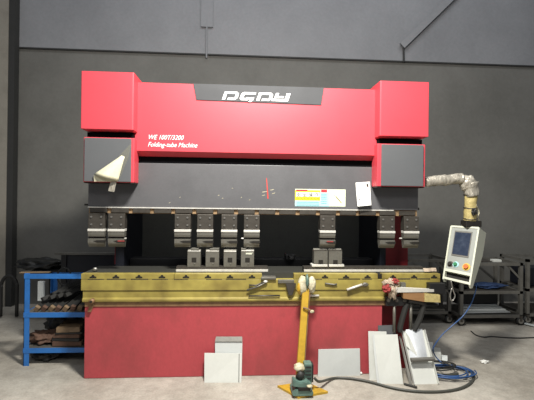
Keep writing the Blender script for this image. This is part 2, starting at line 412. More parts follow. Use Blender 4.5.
# model text
p1 = at(147.5, 139.2, -.121); p2 = at(147.5, 146.5, -.121)
text_part('WE 100T/3200', .058, M['white'], ramf, (p1.x, -.1215, p1.z), shear=.35, sx=.86)
text_part('Folding-tube Machine', .058, M['white'], ramf, (p2.x, -.1215, p2.z), shear=.35, sx=.86)

# safety label on the ram plate
LY = -.0505
def quadp(name, x0, x1, y0, y1, m, par, dy=.0, th=.001):
    a = at((x0+x1)/2, y0, LY); b = at((x0+x1)/2, y1, LY)
    return bx(at(x0, (y0+y1)/2, LY).x, at(x1, (y0+y1)/2, LY).x, LY-th-dy, LY-dy, b.z, a.z).build(name, m, par)
lab = quadp('safety_label', 295, 345.5, 189.2, 206.3, M['lblW'], ramp)
quadp('yellow_field', 295, 320.2, 190.2, 200.6, M['lblY'], lab, .001)
quadp('cyan_field', 295, 329, 200.6, 206.3, M['lblC'], lab, .001)
quadp('cyan_field', 320.4, 329, 192.2, 200.5, M['lblC'], lab, .001)
quadp('red_heading', 296, 307.5, 189.6, 191.3, M['lblR'], lab, .002)
quadp('red_heading', 321, 327, 189.6, 192.4, M['lblR'], lab, .002)
quadp('white_text_band', 296, 319.5, 192.2, 196.8, M['paper'], lab, .002)
xx = 296.4
for i, ch in enumerate('安全操作'):
    q = at(xx, 196.4, LY); text_part(ch, .043, M['ink'], lab, (q.x, LY-.0035, q.z), depth=.0004); xx += 5.9
for j, yy in enumerate((198, 199.4)):
    xx = 297+j
    while xx < 318: quadp('orange_line', xx, xx+2.2, yy, yy+.7, M['orange_ink'], lab, .002); xx += 3.3
for yy in (202, 203.6, 205): quadp('text_line', 296.5, 319, yy, yy+.5, M['ink2'], lab, .002)
for yy in (194, 195.6, 197.2, 198.8, 201, 203): quadp('text_line', 321, 326.5, yy, yy+.5, M['ink2'], lab, .002)
MB().slab([at(341, 203.5, LY), at(342, 203, LY), at(333, 192.5, LY), at(332, 193, LY)], .001, back=False).build('pale_streak', M['yel'], lab)
# red marker stroke and chalky scuffs on the ram plate
MB().slab([at(267.3, 198.6, LY), at(268.6, 198.6, LY), at(266.9, 178, LY), at(266.2, 178, LY)], .001, back=False).build('red_stroke', M['markred'], ramp)
for (u, v, l) in ((262, 192, 5), (270, 190, 4), (262, 195.5, 3), (272, 193.5, 3), (179.5, 197.5, 1), (232, 188.5, 1), (169, 203, 1.2), (241, 197.5, 1), (218, 195.5, 1.4), (222, 198.5, 1.2), (249, 200, 1.2)):
    MB().slab([at(u, v+.4, LY), at(u+l, v-.3, LY), at(u+l, v-.8, LY), at(u, v-.1, LY)], .0008, back=False).build('scuff_mark', M['tape'], ramp)

# paper notice hanging on the plate
pn = MB()
N = 8; g0 = [at(355.6, 182.6, -.06), at(370, 181.6, -.06), at(371, 205.2, -.085), at(357, 206.4, -.085)]
def curled(cs, curl, nu=8, nv=8, th=.0012):
    vs = []; 
    for side in (0, 1):
        for j in range(nv+1):
            for i in range(nu+1):
                u, v = i/nu, j/nv
                p = (cs[0]*(1-u)+cs[1]*u)*(1-v)+(cs[3]*(1-u)+cs[2]*u)*v
                p = p+Vector((0, -curl(u, v)+side*th, 0)); vs.append(p)
    fs = []; o = (nu+1)*(nv+1)
    for j in range(nv):
        for i in range(nu):
            a = j*(nu+1)+i; b = a+1; c = a+nu+2; d = a+nu+1
            fs.append([a, b, c, d]); fs.append([a+o, d+o, c+o, b+o])
    per = [i for i in range(nu+1)]+[j*(nu+1)+nu for j in range(1, nv+1)]+[nv*(nu+1)+i for i in range(nu-1, -1, -1)]+[j*(nu+1) for j in range(nv-1, 0, -1)]
    for i in range(len(per)):
        a = per[i]; b = per[(i+1) % len(per)]; fs.append([a, a+o, b+o, b])
    return MB().add(vs, fs)
o = tag(curled(g0, lambda u, v: .02*v*v*(1-.5*u)).build('paper_notice', M['paper']), 'white folded paper sheet hanging on the grey ram plate beside the safety label', 'paper')
for (u, v, r) in ((367.5, 184.8, .008), (358.7, 199, .005)):
    c = at(u, v, -.075); MB().tube([(c.x, -.082 if v < 190 else -.094, c.z), (c.x, -.06, c.z)], r, 10).build('punched_hole', M['ink'], o)
# peeling film on the left lower cover
f = tag(curled([at(122, 155.5, -.232), at(125, 157, -.24), at(118.5, 181, -.235), at(94, 174.5, -.232)], lambda u, v: .012+.05*math.sin(u*3.1)*v).build('protective_film', M['film'], smooth=True),
        'torn pale plastic film peeling off the left grey lower cover', 'plastic film')
curled([at(94, 175.2, -.236), at(118.4, 178, -.236), at(117.5, 181.6, -.236), at(94.5, 181.6, -.236)], lambda u, v: .008+.01*math.sin(u*5)).build('folded_edge', M['film'], f)
curled([at(110.5, 182, -.236), at(116.5, 182, -.236), at(114.5, 192, -.22), at(108.5, 191, -.22)], lambda u, v: .01*v).build('loose_strip', M['foil'], f)
mf = mat('clear_film', '#8a8a80', .3, alpha=.35)
MB().slab([at(119, 156, -.2245), at(118.5, 181, -.2245), at(128.5, 158, -.2245), at(131, 143.5, -.2245)], .001, back=False).build('clear_corner', mf, f)

# ------------------------------------------------------------- punch holders
def make_punch(px0, px1):
    xa = at(px0, 230, -.07).x; xb = at(px1, 230, -.07).x; xm = (xa+xb)/2
    t = thing('punch_holder', (xm, -.02, 1.13), '', 'punch holder')
    z = lambda y: at(174, y, -.07).z
    mb = MB(); mb.box(xa, xb, -.07, .015, z(229), 1.43, .004); o = mb.build('clamp_plate', M['steeld'], t)
    for u in (.2, .8):
        for yy in (217.5, 225):
            c = xa+(xb-xa)*u; MB().tube([(c, -.069, z(yy)), (c, -.078, z(yy))], .0085, 10).build('bolt', M['bolt'], o)
    mb = MB(); mb.box(xa-.002, xb+.002, -.078, -.005, z(231.8), z(229.4), .002); mb.build('bright_ledge', M['bright'], t)
    mb = MB(); mb.prism([(-.072, z(231.8)), (-.01, z(231.8)), (-.01, z(237)), (-.066, z(237)), (-.072, z(235))], 'x', xa, xb); mb.build('adapter_bar', M['steel'], t)
    mb = MB(); mb.box(xa+.002, xb-.002, -.05, -.012, z(239), z(237)); mb.build('neck', M['slot'], t)
    mb = MB(); mb.prism([(-.072, z(239)), (-.012, z(239)), (-.012, z(241)), (-.03, z(247)), (-.045, z(247.3)), (-.066, z(244.5)), (-.072, z(243))], 'x', xa, xb); pz = mb.build('punch_blade', M['steel'], t)
    xs = xa+(xb-xa)*.35
    mb = MB(); mb.prism([(xs, z(241.3)), (xs+.03, z(240.6)), (xb+.006, z(240.4)), (xb+.006, z(242.8)), (xs+.03, z(242.6))], 'y', -.0755, -.06); mb.build('wedge_slot', M['slot'], pz)
    return t
punches = []
spec = [(88, 104.5, 'leftmost punch holder, bolted under the left end of the ram plate'),
        (107.5, 125, 'second punch holder from the left, with a red mark on its blade'),
        (174.5, 190.5, 'first of the four middle punch holders, nearest the left cylinder'),
        (197, 213, 'second of the four middle punch holders, above the second die block'),
        (221.3, 237, 'third of the four middle punch holders, above the third die block'),
        (244, 259.5, 'fourth of the four middle punch holders, right above the last die of the row'),
        (320, 335.5, 'lone punch holder right above the pair of taller die blocks'),
        (379.8, 395, 'punch holder below the right cylinder, left of the red cabinet strip'),
        (404, 419, 'rightmost punch holder, at the right end of the ram plate')]
base = make_punch(spec[0][0], spec[0][1]); bxm = base.location.x
for i, (a, b, lab_) in enumerate(spec):
    if i == 0: t = base
    else: t = copy_tree(base, ((at(a, 230, -.07).x+at(b, 230, -.07).x)/2-bxm, 0, 0))
    t['_o'] = list(t.location)
    tag(t, lab_, 'punch holder', 'punch holders along the ram')
    punches.append(t)
# red marks and protruding pins on some blades
def extra(i, name, mb, m):
    r = punches[i]; 
    mb.build(name, m, r)
def ex_at(i, px, py): return at(px, py, -.08)
q = at(121, 241, -.076); extra(1, 'red_mark', bx(q.x-.03, q.x+.03, -.0785, -.074, q.z-.006, q.z+.006, .001), M['ragr'])
q = at(330, 241.5, -.076); extra(6, 'red_mark', bx(q.x-.03, q.x+.03, -.0785, -.074, q.z-.006, q.z+.004, .001), M['ragr'])
for i, px in ((1, 126), (5, 241.5), (7, 402.5)):
    q = at(px, 238.5, -.06); d = .012 if px not in (241.5,) else -.012
    extra(i, 'release_pin', MB().tube([(q.x-2*d, -.045, q.z), (q.x, -.045, q.z)], .006, 8), M['bright'])

# ------------------------------------------------------------- dies & rails
RZ = TZ+.001
rl = thing('die_rail', (at(222, 270, -.08).x, 0, RZ), 'ground steel die rail under the four small die blocks', 'die rail')
def rail(t, a, b):
    xa = at(a, 270, -.08).x; xb = at(b, 270, -.08).x
    mb = MB(); mb.prism([(-.08, RZ), (-.08, RZ+.022), (-.07, RZ+.026), (-.07, RZ+.042), (.02, RZ+.042), (.02, RZ)], 'x', xa, xb); mb.build('rail_body', M['steeld'], t)
    bx(xa, xb, -.084, -.079, RZ+.001, RZ+.021, .001).build('ground_edge', M['bright'], t)
rail(rl, 176, 268)
rl2 = thing('die_rail', (at(365, 270, -.08).x, 0, RZ), 'long ground steel die rail reaching from the taller die pair to the right end', 'die rail')
rail(rl2, 304, 424)
DZ = RZ+.043
DY = -.068
def die(px0, px1, py0, lab_, pair=False, notch=None, hole=None, grp=None):
    xa = at(px0, 258, -.068).x; xb = at(px1, 258, -.068).x; zt_ = min(1.124, at((px0+px1)/2, py0, -.068).z)
    t = thing('die_block', ((xa+xb)/2, DY+.04, DZ), lab_, 'die block', grp)
    mb = MB(); w_ = xb-xa
    if notch: mb.box(xa+w_*notch[0], xa+w_*notch[1], .001+DY, .08+DY, zt_-.02, min(1.124, at(200, notch[2], -.068).z), .002)
    mb.prism([(DY, DZ), (DY, zt_-.012), (DY+.03, zt_-.012), (DY+.034, zt_), (DY+.046, zt_), (DY+.05, zt_-.012), (DY+.08, zt_-.012), (DY+.08, DZ)], 'x', xa, xb)
    o = mb.build('die_body', M['steel'], t)
    bx(xa+.002, xb-.002, DY-.002, DY+.02, zt_-.018, zt_-.011, .001).build('top_lip', M['bright'] if not pair else M['steeld'], t)
    hx = xa+w_*.5; hz = at(200, hole[0], -.068).z; hs = .021
    bx(hx-hs, hx+hs, DY-.0015, DY+.03, hz-hs, hz+hs).build('square_hole', M['slot'], t)
    if pair: bx(xa-.02 if px0 < 320 else xa, xb+.02 if px0 > 320 else xb, -.079, .019, DZ, DZ+.022, .004).build('base_flange', M['bright'], t)
    else: MB().tube([(hx+.006, DY-.001, hz-.033), (hx+.006, DY-.006, hz-.033)], .006, 8).build('set_screw', M['bolt'], t)
    return t, xa, xb
G4 = 'small die blocks on the left rail'
die(187.5, 200.5, 249.5, 'leftmost small die block standing on the left die rail', notch=(.25, .85, 246.5), hole=(260,), grp=G4)
die(205.7, 219, 249.5, 'second small die block from the left on the left die rail', notch=(.3, 1.0, 245.8), hole=(259.8,), grp=G4)
die(223.7, 236.3, 249.8, 'third small die block from the left on the left die rail', hole=(260,), grp=G4)
t4, xa, xb = die(241, 254, 249.2, 'fourth small die block, with a bright patch near its top', notch=(.0, .35, 246), hole=(260,), grp=G4)
MB().slab([at(245.5, 254.3, -.071), at(251.5, 254.6, -.071), at(253, 252.6, -.071), at(246, 252.8, -.071)], .0015, back=False).build('bright_patch', M['cream'], t4)  # small cream patch laid on the die front
die(314, 327.6, 246, 'taller die block with a flange, left one of the pair on the right rail', True, hole=(262,), grp='taller die blocks on the right rail')
die(328.8, 342, 246, 'taller die block with a flange, right one of the pair on the right rail', True, hole=(262,), grp='taller die blocks on the right rail')

# ------------------------------------------------------------ control arm
def foil_tube(P, r, name, m, parent, n=18, jit=.014, seed=0):
    return MB().tube(smooth_path(P, 8), r, n, jit=jit, seed=seed).build(name, m, parent, True)
cc = thing('control_console', tuple(at(463, 285, -.12)), 'cream control console with a screen and buttons hanging from a film-wrapped swing arm', 'control console')
A = at(424.5, 182, -.1); B = at(447, 180, -.1); Cc = at(462, 178.3, -.1); E_ = at(470, 182.5, -.1); F_ = at(472, 196, -.1); G_ = at(470.3, 222, -.1)
foil_tube([A, B, Cc], .047, 'swing_arm', M['foil'], cc)
MB().blob((E_+Vector((-.02, 0, -.01))), (.075, .062, .078), 3, amp=.2).build('wrapped_elbow', M['foil'], cc, True)
foil_tube([E_, F_], .066, 'hanging_tube', M['foil'], cc, seed=4)
foil_tube([at(471, 194, -.1), at(470.5, 208, -.1), at(470, 221, -.1)], .055, 'foam_sleeve', M['ytape'], cc, jit=.008, seed=9)
for yy in (195, 208, 219):
    c = at(470.5, yy, -.1); MB().tube([c+Vector((-.01, 0, .006)), c+Vector((.01, 0, -.006))], .001).v
    mb = MB(); pts = [(c.x+.06*math.cos(t*math.pi/8), c.y+.06*math.sin(t*math.pi/8), c.z+.004*math.sin(t)) for t in range(17)]
    mb.tube(pts, .004, 6).build('tie_wire', M['steeld'], cc)
c = at(474, 212, -.17); MB().blob(c, (.022, .02, .035), 5, amp=.5, sub=3).build('wire_knot', M['bag'], cc)
MB().tube(smooth_path([at(476, 205, -.15), at(479, 212, -.13), at(478, 218, -.14), at(481, 225, -.12)], 5), .005, 6).build('loose_wire', M['tape'], cc)
c = at(471, 223.4, -.1); mb = MB(); mb.box(c.x-.075, c.x+.075, c.y-.05, c.y+.05, c.z-.03, c.z+.028, .006); mb.build('mounting_bracket', M['slot'], cc)
# the box: profile in local (depth, height); front face normal turned toward the viewer's left
tl, tr_, br_, bl_ = at(451.5, 226.5, .0), at(479, 228.3, -.20), at(470.3, 282, -.35), at(444, 276, -.15)
ex = (tr_-tl).normalized(); ez = (tl-bl_).normalized(); ey = ez.cross(ex).normalized()   # ey points away from viewer
def L_(u, v, d): return (bl_*(1-u)+br_*u)*(1-v)+(tl*(1-u)+tr_*u)*v+ey*d
def lbox(u0, u1, v0, v1, d0, d1):
    mb = MB(); vs = [L_(u, v, d) for d in (d0, d1) for v in (v0, v1) for u in (u0, u1)]
    mb.add(vs, [[0, 1, 3, 2], [4, 6, 7, 5], [0, 4, 5, 1], [2, 3, 7, 6], [0, 2, 6, 4], [1, 5, 7, 3]]); return mb
def wedge(u0, u1, pr):
    vs = [L_(u0, v, d) for d, v in pr]+[L_(u1, v, d) for d, v in pr]; k = len(pr)
    fs = [list(range(k)), [k+i for i in range(k)][::-1]]+[[i, (i+1) % k, k+(i+1) % k, k+i] for i in range(k)]
    return MB().add(vs, fs)
prof = [(0, -.04), (0, 1), (.15, 1.03), (.15, .62), (.055, -.05)]
wedge(.02, .98, [(.008, .1), (.008, .995), (.148, 1.02), (.148, .62), (.06, .1)]).build('housing', M['cream'], cc)
for u0, u1 in ((-.03, .03), (.97, 1.03)): wedge(u0, u1, [(-.008, -.06), (-.008, 1.005), (.155, 1.035), (.155, .6), (.05, -.07), (.02, -.1)]).build('side_cheek', M['cream'], cc)
lbox(.0, 1., .985, 1.02, -.006, .15).build('top_panel', M['cream'], cc)
lbox(.03, .97, .14, .985, .0, .01).build('face_panel', M['panelf'], cc)
sc = lbox(.16, .80, .42, .92, -.004, .004).build('screen_bezel', M['cart'], cc)
lbox(.19, .77, .45, .89, -.006, -.003).build('screen', M['screen'], sc)
lbox(.03, .97, .10, .15, -.008, .03).build('lower_lip', M['cream'], cc)
lbox(.03, .97, -.04, .1, .035, .05).build('recess_back', M['slot'], cc)
hb = lbox(.03, .97, -.05, -.01, -.004, .02).build('handle_bar', M['cream'], cc)
def button(u, v, r, m, nm, disc=None):
    c = L_(u, v, 0)
    if disc: o = MB().tube([c, c-ey*.004], r*1.7, 16).build('button_ring', disc, cc)
    MB().tube([c, c-ey*.022], r, 14).build(nm, m, cc)
button(.17, .25, .016, M['slot'], 'black_button', M['steeld']); button(.38, .26, .016, M['green'], 'green_button', M['lblC']); button(.78, .25, .02, M['orange'], 'stop_button', M['yel'])

# ------------------------------------------------- foot pedal stand
fp = thing('foot_pedal_stand', (.53, -.43, 0), 'yellow post on a square base plate holding a grey-green foot pedal unit', 'foot pedal stand')
pl = [fl(277.4, 387.5), fl(298, 399), fl(328, 393.5), fl(306, 383.5)]
mb = MB(); mb.prism([(p.x, p.y) for p in pl], 'z', .0, .018); mb.build('base_plate', M['yellow2'], fp)
pa = fl(299, 388, .03); Yb = pa.y
p0 = Vector((at(298.5, 380, Yb).x, Yb, .018)); p1 = at(305.6, 289, -.26)
dirv = (p1-p0).normalized()
def bar(p0, p1, w_, d_, bev=0):
    d = (p1-p0).normalized(); X = Vector((0, 1, 0)).cross(d).normalized(); Y_ = d.cross(X)
    vs = [p+X*a*w_/2+Y_*b*d_/2 for p in (p0, p1) for a, b in ((-1, -1), (1, -1), (1, 1), (-1, 1))]
    return MB().add(vs, [[0, 1, 2, 3], [7, 6, 5, 4], [0, 4, 5, 1], [1, 5, 6, 2], [2, 6, 7, 3], [3, 7, 4, 0]])
bar(p0, p1, .056, .04).build('post', M['yellow2'], fp)
bar(p0+Vector((.034, 0, 0)), p1+Vector((.034, 0, -.02)), .006, .036).build('side_strip', M['brass'], fp)
q = p1+dirv*.03
mb = MB(); mb.blob(q+Vector((-.03, -.005, .0)), (.042, .042, .085), 2, amp=.12); mb.blob(q+Vector((.05, -.005, .008)), (.036, .042, .075), 6, amp=.12)
mb.build('taped_grip', M['tape'], fp, True)
mb = MB(); mb.blob(q+Vector((.005, -.03, .045)), (.014, .03, .06), 8, amp=.3, sub=3); mb.build('dark_strap', M['teal'], fp, True)
MB().blob(q+Vector((-.06, -.02, -.02)), (.02, .02, .05), 9, amp=.3, sub=3).build('yellow_end', M['yellow2'], fp, True)
a = at(303, 307.5, -.33); b = at(308, 309, -.34); c = at(312, 311.5, -.35)
MB().tube([a, b, c], .008, 8).build('side_lever', M['brass'], fp); MB().blob(c, (.02, .014, .014), 1, amp=.2, sub=2).build('lever_tip', M['tape'], fp)
# pedal unit
g1 = p0+Vector((.02, -.03, .0))
mb = MB(); mb.prism([(g1.x-.08, .02), (g1.x+.075, .02), (g1.x+.085, .045), (g1.x+.05, .065), (g1.x-.06, .075), (g1.x-.09, .045)], 'y', g1.y-.09, g1.y+.06, .004); mb.build('pedal_base', M['teal'], fp)
mb = MB(); mb.prism([(g1.x-.085, .095), (g1.x+.06, .075), (g1.x+.075, .10), (g1.x+.03, .135), (g1.x-.02, .125), (g1.x-.08, .15)], 'y', g1.y-.09, g1.y-.01, .006); mb.build('pedal_guard', M['teal'], fp)
mb = MB(); mb.box(g1.x-.04, g1.x+.055, g1.y-.10, g1.y-.02, .066, .092, .003); mb.build('foot_tread', M['slot'], fp)
mb = MB(); mb.blob((g1.x+.05, g1.y-.09, .1), (.025, .02, .012), 7, amp=.3, sub=2); mb.build('worn_tip', M['tape'], fp)
mb = MB(); mb.box(g1.x+.02, g1.x+.085, g1.y-.01, g1.y+.07, .07, .245, .012); o = mb.build('switch_box', M['teal'], fp)
bx(g1.x+.085, g1.x+.097, g1.y-.005, g1.y+.06, .09, .235, .003).build('switch_cover', M['hose'], o)
for k in range(5): bx(g1.x+.028, g1.x+.077, g1.y-.016, g1.y-.0095, .09+k*.03, .102+k*.03).build('cooling_rib', M['hose'], o)
mb = MB(); mb.tube([g1+Vector((-.03, -.03, .12)), g1+Vector((-.0, -.035, .17))], .028, 14); mb.build('pedal_drum', M['hose'], fp, True)
MB().blob(g1+Vector((-.02, .0, .195)), (.045, .04, .032), 12, amp=.25, sub=3).build('wrapping_rag', M['tape'], fp, True)

# grey cable from the pedal unit and round the coil
cz = .014
pts = [Vector((g1.x+.112, g1.y+.03, .11)), Vector((g1.x+.16, g1.y+.05, .07))]+[fl(u, v, cz) for u, v in ((333, 378.3), (348, 378.2), (361, 380), (373, 382.6), (386, 386.3), (400, 389.3), (415, 391.2), (432, 391.8), (448, 390.8), (461, 388), (470, 383.2), (474, 376.5), (471, 371), (462, 367), (450, 365.3), (438, 366), (432, 369), (436, 373), (447, 375), (458, 373.5))]
tag(MB().tube(smooth_path(pts, 6), cz-.003, 8).build('power_cable', M['hoseg'], smooth=True), 'grey cable running along the floor from the pedal unit into a wide loop', 'cable')
# coil loops of blue and grey hose
def loops(cx, cy, rx, ry, n, r, m, name, label, cat, seed, z0=.02, tail=None):
    rnd = random.Random(seed); pts = []
    for k in range(n*14+1):
        t = k/14*2*math.pi; s = 1+.1*math.sin(t*.37+seed)
        pts.append(Vector((cx+rx*s*math.cos(t)+.02*math.sin(t*.6+seed), cy+ry*s*math.sin(t)+.015*math.cos(t*.45+seed), z0+.005*(k/14)+.006*math.sin(t*.5))))
    if tail: pts += tail
    return tag(MB().tube(smooth_path(pts, 2), r, 8).build(name, m, smooth=True), label, cat)
cc0 = fl(450, 377)
loops(cc0.x+.01, cc0.y+.04, .2, .13, 5, .0055, M['bhose'], 'air_hose', 'blue thin air hose coiled inside the grey cable loop', 'hose', 2.1, .02)
loops(cc0.x-.06, cc0.y+.10, .15, .09, 3, .005, M['hose'], 'signal_cable', 'black thin cable wound in small loops on top of the blue coil', 'cable', 4.0, .06)
# blue tube from the console down to the coil
tag(MB().tube(smooth_path([at(477, 283, -.16), at(475, 293, -.2), at(470.5, 305, -.2), at(463, 316, -.2), at(453, 325, -.22), at(443, 334, -.22), at(436, 343, -.22), at(433, 350, -.2), at(436, 357, -.14), fl(441, 362, .14)], 6), .0055, 8).build('blue_tube', M['bhose'], smooth=True), 'blue plastic tube hanging from the console down to the coil', 'tube')

# ------------------------------------------------------ panels leaning
def board(name, px, top_Y, t, m, label, cat='panel', yb=0.):
    """px: bl, br (on the floor), tr, tl (against the bed)"""
    bl, br2 = fl(*px[0]), fl(*px[1]); tr2, tl2 = at(*px[2], top_Y), at(*px[3], top_Y)
    o = MB().slab([bl, br2, tr2, tl2], t, back=True)
    return o
o = board('p', [(204.3, 382.6), (241.3, 382.6), (241.8, 353.4), (204.5, 353)], -.198, .012, None, '').build('panel', M['board']); tag(o, 'near-square white panel leaning in front of another one at the bed', 'panel')
for (pa_, pb_) in (((238.8, 382.4), (239.2, 353.6)),):
    a = fl(*pa_)+Vector((0, -.004, 0)); b = at(*pb_, -.202); MB().tube([a+Vector((0, 0, .004)), b], .003, 6).build('groove_line', M['cart'], o)
mb = MB(); mb.slab([fl(215.5, 380), fl(241.6, 380.3), at(242.4, 341.5, -.16), at(215, 341.5, -.16)], .01); 
o = mb.build('panel', M['board2']); tag(o, 'light grey panel with a folded dark top flange behind the near-square white one', 'panel')
mb = MB(); mb.slab([at(215, 341.5, -.17), at(242.4, 341.5, -.17), at(242.2, 336.5, -.147), at(216, 336.5, -.147)], .004); mb.build('top_flange', M['cart'], o)
o = board('p', [(318, 376.6), (360.3, 375.6), (359.8, 348.7), (318.5, 349.6)], -.155, .012, None, '').build('panel', M['board2']); tag(o, 'wide low pale grey panel leaning alone right of the yellow post', 'panel')
MB().blob(fl(361, 374.5)+Vector((0, 0, .012)), (.012, .012, .012), 1, amp=.1, sub=2).build('corner_nub', M['paper'], o)
o = board('p', [(369.5, 380), (386, 380.5), (386.5, 331.6), (368.3, 331.2)], -.175, .012, None, '').build('panel', M['board']); tag(o, 'tall white panel half hidden behind the wider upright white panel', 'panel')
o = board('p', [(379.6, 383.7), (403.2, 383.9), (397.5, 334.3), (374, 334.6)], -.205, .014, None, '').build('panel', M['board']); tag(o, 'tall wide white panel with a grooved left edge leaning on the bed', 'panel')
mb = MB(); mb.slab([fl(377, 383)+Vector((0, 0, .001)), fl(379.4, 383.7)+Vector((0, 0, .001)), at(374, 334.6, -.207), at(372.2, 334.4, -.207)], .012); mb.build('side_groove', M['board2'], o)
mb = MB(); mb.slab([at(378, 332.5, -.15), at(396, 332.5, -.15), at(396, 325, -.148), at(378, 325.5, -.148)], .004); o = mb.build('panel', M['cart']); 
# make it reach the floor behind the tall panels
bpy.data.objects.remove(o)
mb = MB(); mb.slab([fl(379, 376.2), fl(395, 376.2), at(396, 325, -.147), at(378, 325.5, -.147)], .004); tag(mb.build('panel', M['cover']), 'dark grey sheet whose top edge peeks out behind the tall white panels', 'panel')

# bent sheet metal pieces at the right
tray = thing('bent_sheet', tuple(fl(420, 384)), 'bright folded sheet metal tray leaning right of the tall white panels', 'sheet metal')
bl, brr, trr, tll = fl(413.5, 384.6), fl(437.5, 383.8), at(423.5, 330, -.17), at(401.5, 331, -.17)
MB().slab([bl, brr, trr, tll], .003).build('tray_floor', M['board'], tray)
def flange(a, b, h, m_, nm):
    nrm = (brr-bl).cross(tll-bl).normalized(); MB().slab([a, b, b+nrm*h, a+nrm*h], .003).build(nm, m_, tray)
flange(bl, tll, .035, M['board'], 'left_flange'); flange(trr, brr, .03, M['board'], 'right_flange')
nrm = (brr-bl).cross(tll-bl).normalized()
def on(u, v, h=0.): return (bl*(1-u)+brr*u)*(1-v)+(tll*(1-u)+trr*u)*v+nrm*h
vs = []; 
o = MB()
gr = []
for j in range(9):
    for i in range(7):
        u = .18+.74*i/6; v = .42+.6*j/8
        gr.append(on(u-.1*(1-j/8), v, .012+.03*math.sin(i/6*3.1)*(1-j/14)))
mb = MB(); mb.add(gr+[g-nrm*.002 for g in gr], [[j*7+i, j*7+i+1, j*7+i+8, j*7+i+7] for j in range(8) for i in range(6)]+[[63+j*7+i+7, 63+j*7+i+8, 63+j*7+i+1, 63+j*7+i] for j in range(8) for i in range(6)])
tag(mb.build('curved_sheet', M['sheet'], smooth=True), 'curved bright sheet with a bluish sheen lying in the upper half of the tray', 'sheet metal')
mb = MB(); mb.slab([on(-.0, .72, .02), on(.2, .6, .022), on(.12, .98, .02), on(-.02, .9, .02)], .004); mb.slab([on(.2, .6, .023), on(.36, .5, .04), on(.2, .86, .045), on(.12, .98, .022)], .004)
tag(mb.build('bent_strip', M['board']), 'white bent offcut strip at the upper left of the sheet metal tray', 'offcut')
a, b = at(406.5, 363.3, -.42), at(429, 363, -.40)
mb = MB(); mb.tube([on(.02, .44, .052), on(1.02, .44, .052)], .018, 10); tag(mb.build('grey_bar', M['cart']), 'grey rounded bar lying across the middle of the sheet metal tray', 'bar')
# second narrow strip behind, left of tray
mb = MB(); mb.slab([fl(409.5, 385), fl(412.5, 385.3), at(401, 336, -.168), at(399, 336, -.168)], .006); tag(mb.build('angle_strip', M['cart']), 'narrow grey angle strip between the tall white panel and the tray', 'strip')
# black rod end on floor
tag(MB().tube([fl(404, 383.8, .01), fl(411.5, 385.8, .012), fl(417, 387.4, .013)], .009, 8).build('rubber_rod', M['hose']), 'short black rod lying on the floor in front of the tray', 'rod')
# white folded box by the coil
q = fl(433, 366)
bw = thing('box', (q.x, q.y, 0), 'small open white cardboard box lying right of the sheet metal tray', 'box')
mb = MB(); mb.obox((q.x+.03, q.y+.10, .062), .17, .15, .12, (0, 0, R(-24)), .002); mb.build('carton', M['board'], bw)
mb = MB(); mb.obox((q.x-.03, q.y+.12, .16), .15, .1, .003, (R(35), R(10), R(-24))); mb.build('flap', M['board'], bw)
mb = MB(); mb.obox((q.x+.09, q.y+.03, .07), .12, .004, .05, (R(-25), 0, R(-28))); mb.build('flap', M['board2'], bw)

# --------------------------------------------- things on the table's right
# two silver legs hanging below the bracket
sb = thing('sheet_support_bracket', tuple(at(400, 300, -.2)), 'black support bracket with two silver rods bolted at the right of the bed', 'bracket')
mb = MB(); a = at(384.5, 296, -.16); b = at(408, 305, -.16); mb.box(a.x, b.x, -.2, -.162, b.z, a.z, .006); mb.build('hinge_block', M['black'], sb)
for u in (388, 396, 404): c = at(u, 300, -.2); MB().tube([(c.x, -.196, c.z), (c.x, -.218, c.z)], .016, 10).build('bolt_head', M['steeld'], sb)
for (u, v0, v1) in ((394.3, 303, 332), (410.8, 303, 329)):
    a = at(u, v0, -.18); b = at(u, v1, -.18); MB().tube([(a.x, -.182, a.z), (a.x, -.182, b.z)], .014, 12).build('silver_rod', M['steel'], sb, True)
for P_ in ([(407, 303), (403, 316), (400, 328), (401, 331)], [(424, 303), (420, 318), (414, 330)], [(408, 300), (416, 301), (424, 303)]):
    pts = [at(u, v, -.19 if v > 301 else -.2) for u, v in P_]
    MB().tube(smooth_path(pts, 4), .026, 8).build('bracket_arm', M['hose'], sb)
# wood-and-foam arm
mb = MB(); A1 = at(404, 290, -.2); A2 = at(427, 295, -.25); 
mb.slab([at(403.5, 298.5, -.24), at(425, 302, -.24), at(425, 293, -.24), at(403, 291, -.24)], .1); tag(mb.build('wood_block', M['wood']), 'raw brown wooden block at the right end of the bed beside the rags', 'block')
mb = MB(); mb.slab([at(424.8, 301.8, -.25), at(440.5, 302.5, -.25), at(440, 295, -.25), at(424.8, 293.5, -.25)], .09); tag(mb.build('foam_block', M['ytape']), 'yellowish taped foam block right of the wooden block', 'block')
mb = MB(); mb.slab([at(396, 292.5, -.245), at(434, 292, -.245), at(434, 289.5, -.245), at(396, 287.5, -.245)], .04, back=True); tag(mb.build('ruler_bar', M['bright']), 'long bright metal bar lying on top of the wooden block', 'bar')
a = at(424, 281, -.12); b = at(439, 291, -.12); mb = MB(); mb.box(a.x, b.x, -.235, -.1635, b.z, a.z, .005); tag(mb.build('junction_box', M['black']), 'black box mounted on the right end of the yellow bed beneath the console', 'box')
a = at(400, 282, -.17); b = at(404.5, 290, -.17); mb = MB(); mb.box(a.x, b.x, -.2, -.163, b.z, a.z, .003); tag(mb.build('steel_stop', M['steel']), 'small upright steel stop fixed between rags and ruler bar', 'stop')
rag = MB(); c = at(391, 284, -.2); rag.blob(c, (.055, .04, .042), 21, amp=.8, fr=1.6); c2 = at(393, 291, -.22); rag.blob(c2, (.035, .03, .07), 23, amp=.6, fr=1.6)
tag(rag.build('cleaning_rag', M['ragw'], smooth=True), 'crumpled dirty white rag draped over the right bed edge', 'rag')
rag = MB(); c = at(387, 289, -.225); rag.blob(c, (.035, .03, .03), 27, amp=.7, fr=1.6); rag.blob(at(395, 281.5, -.215), (.03, .03, .025), 29, amp=.7)
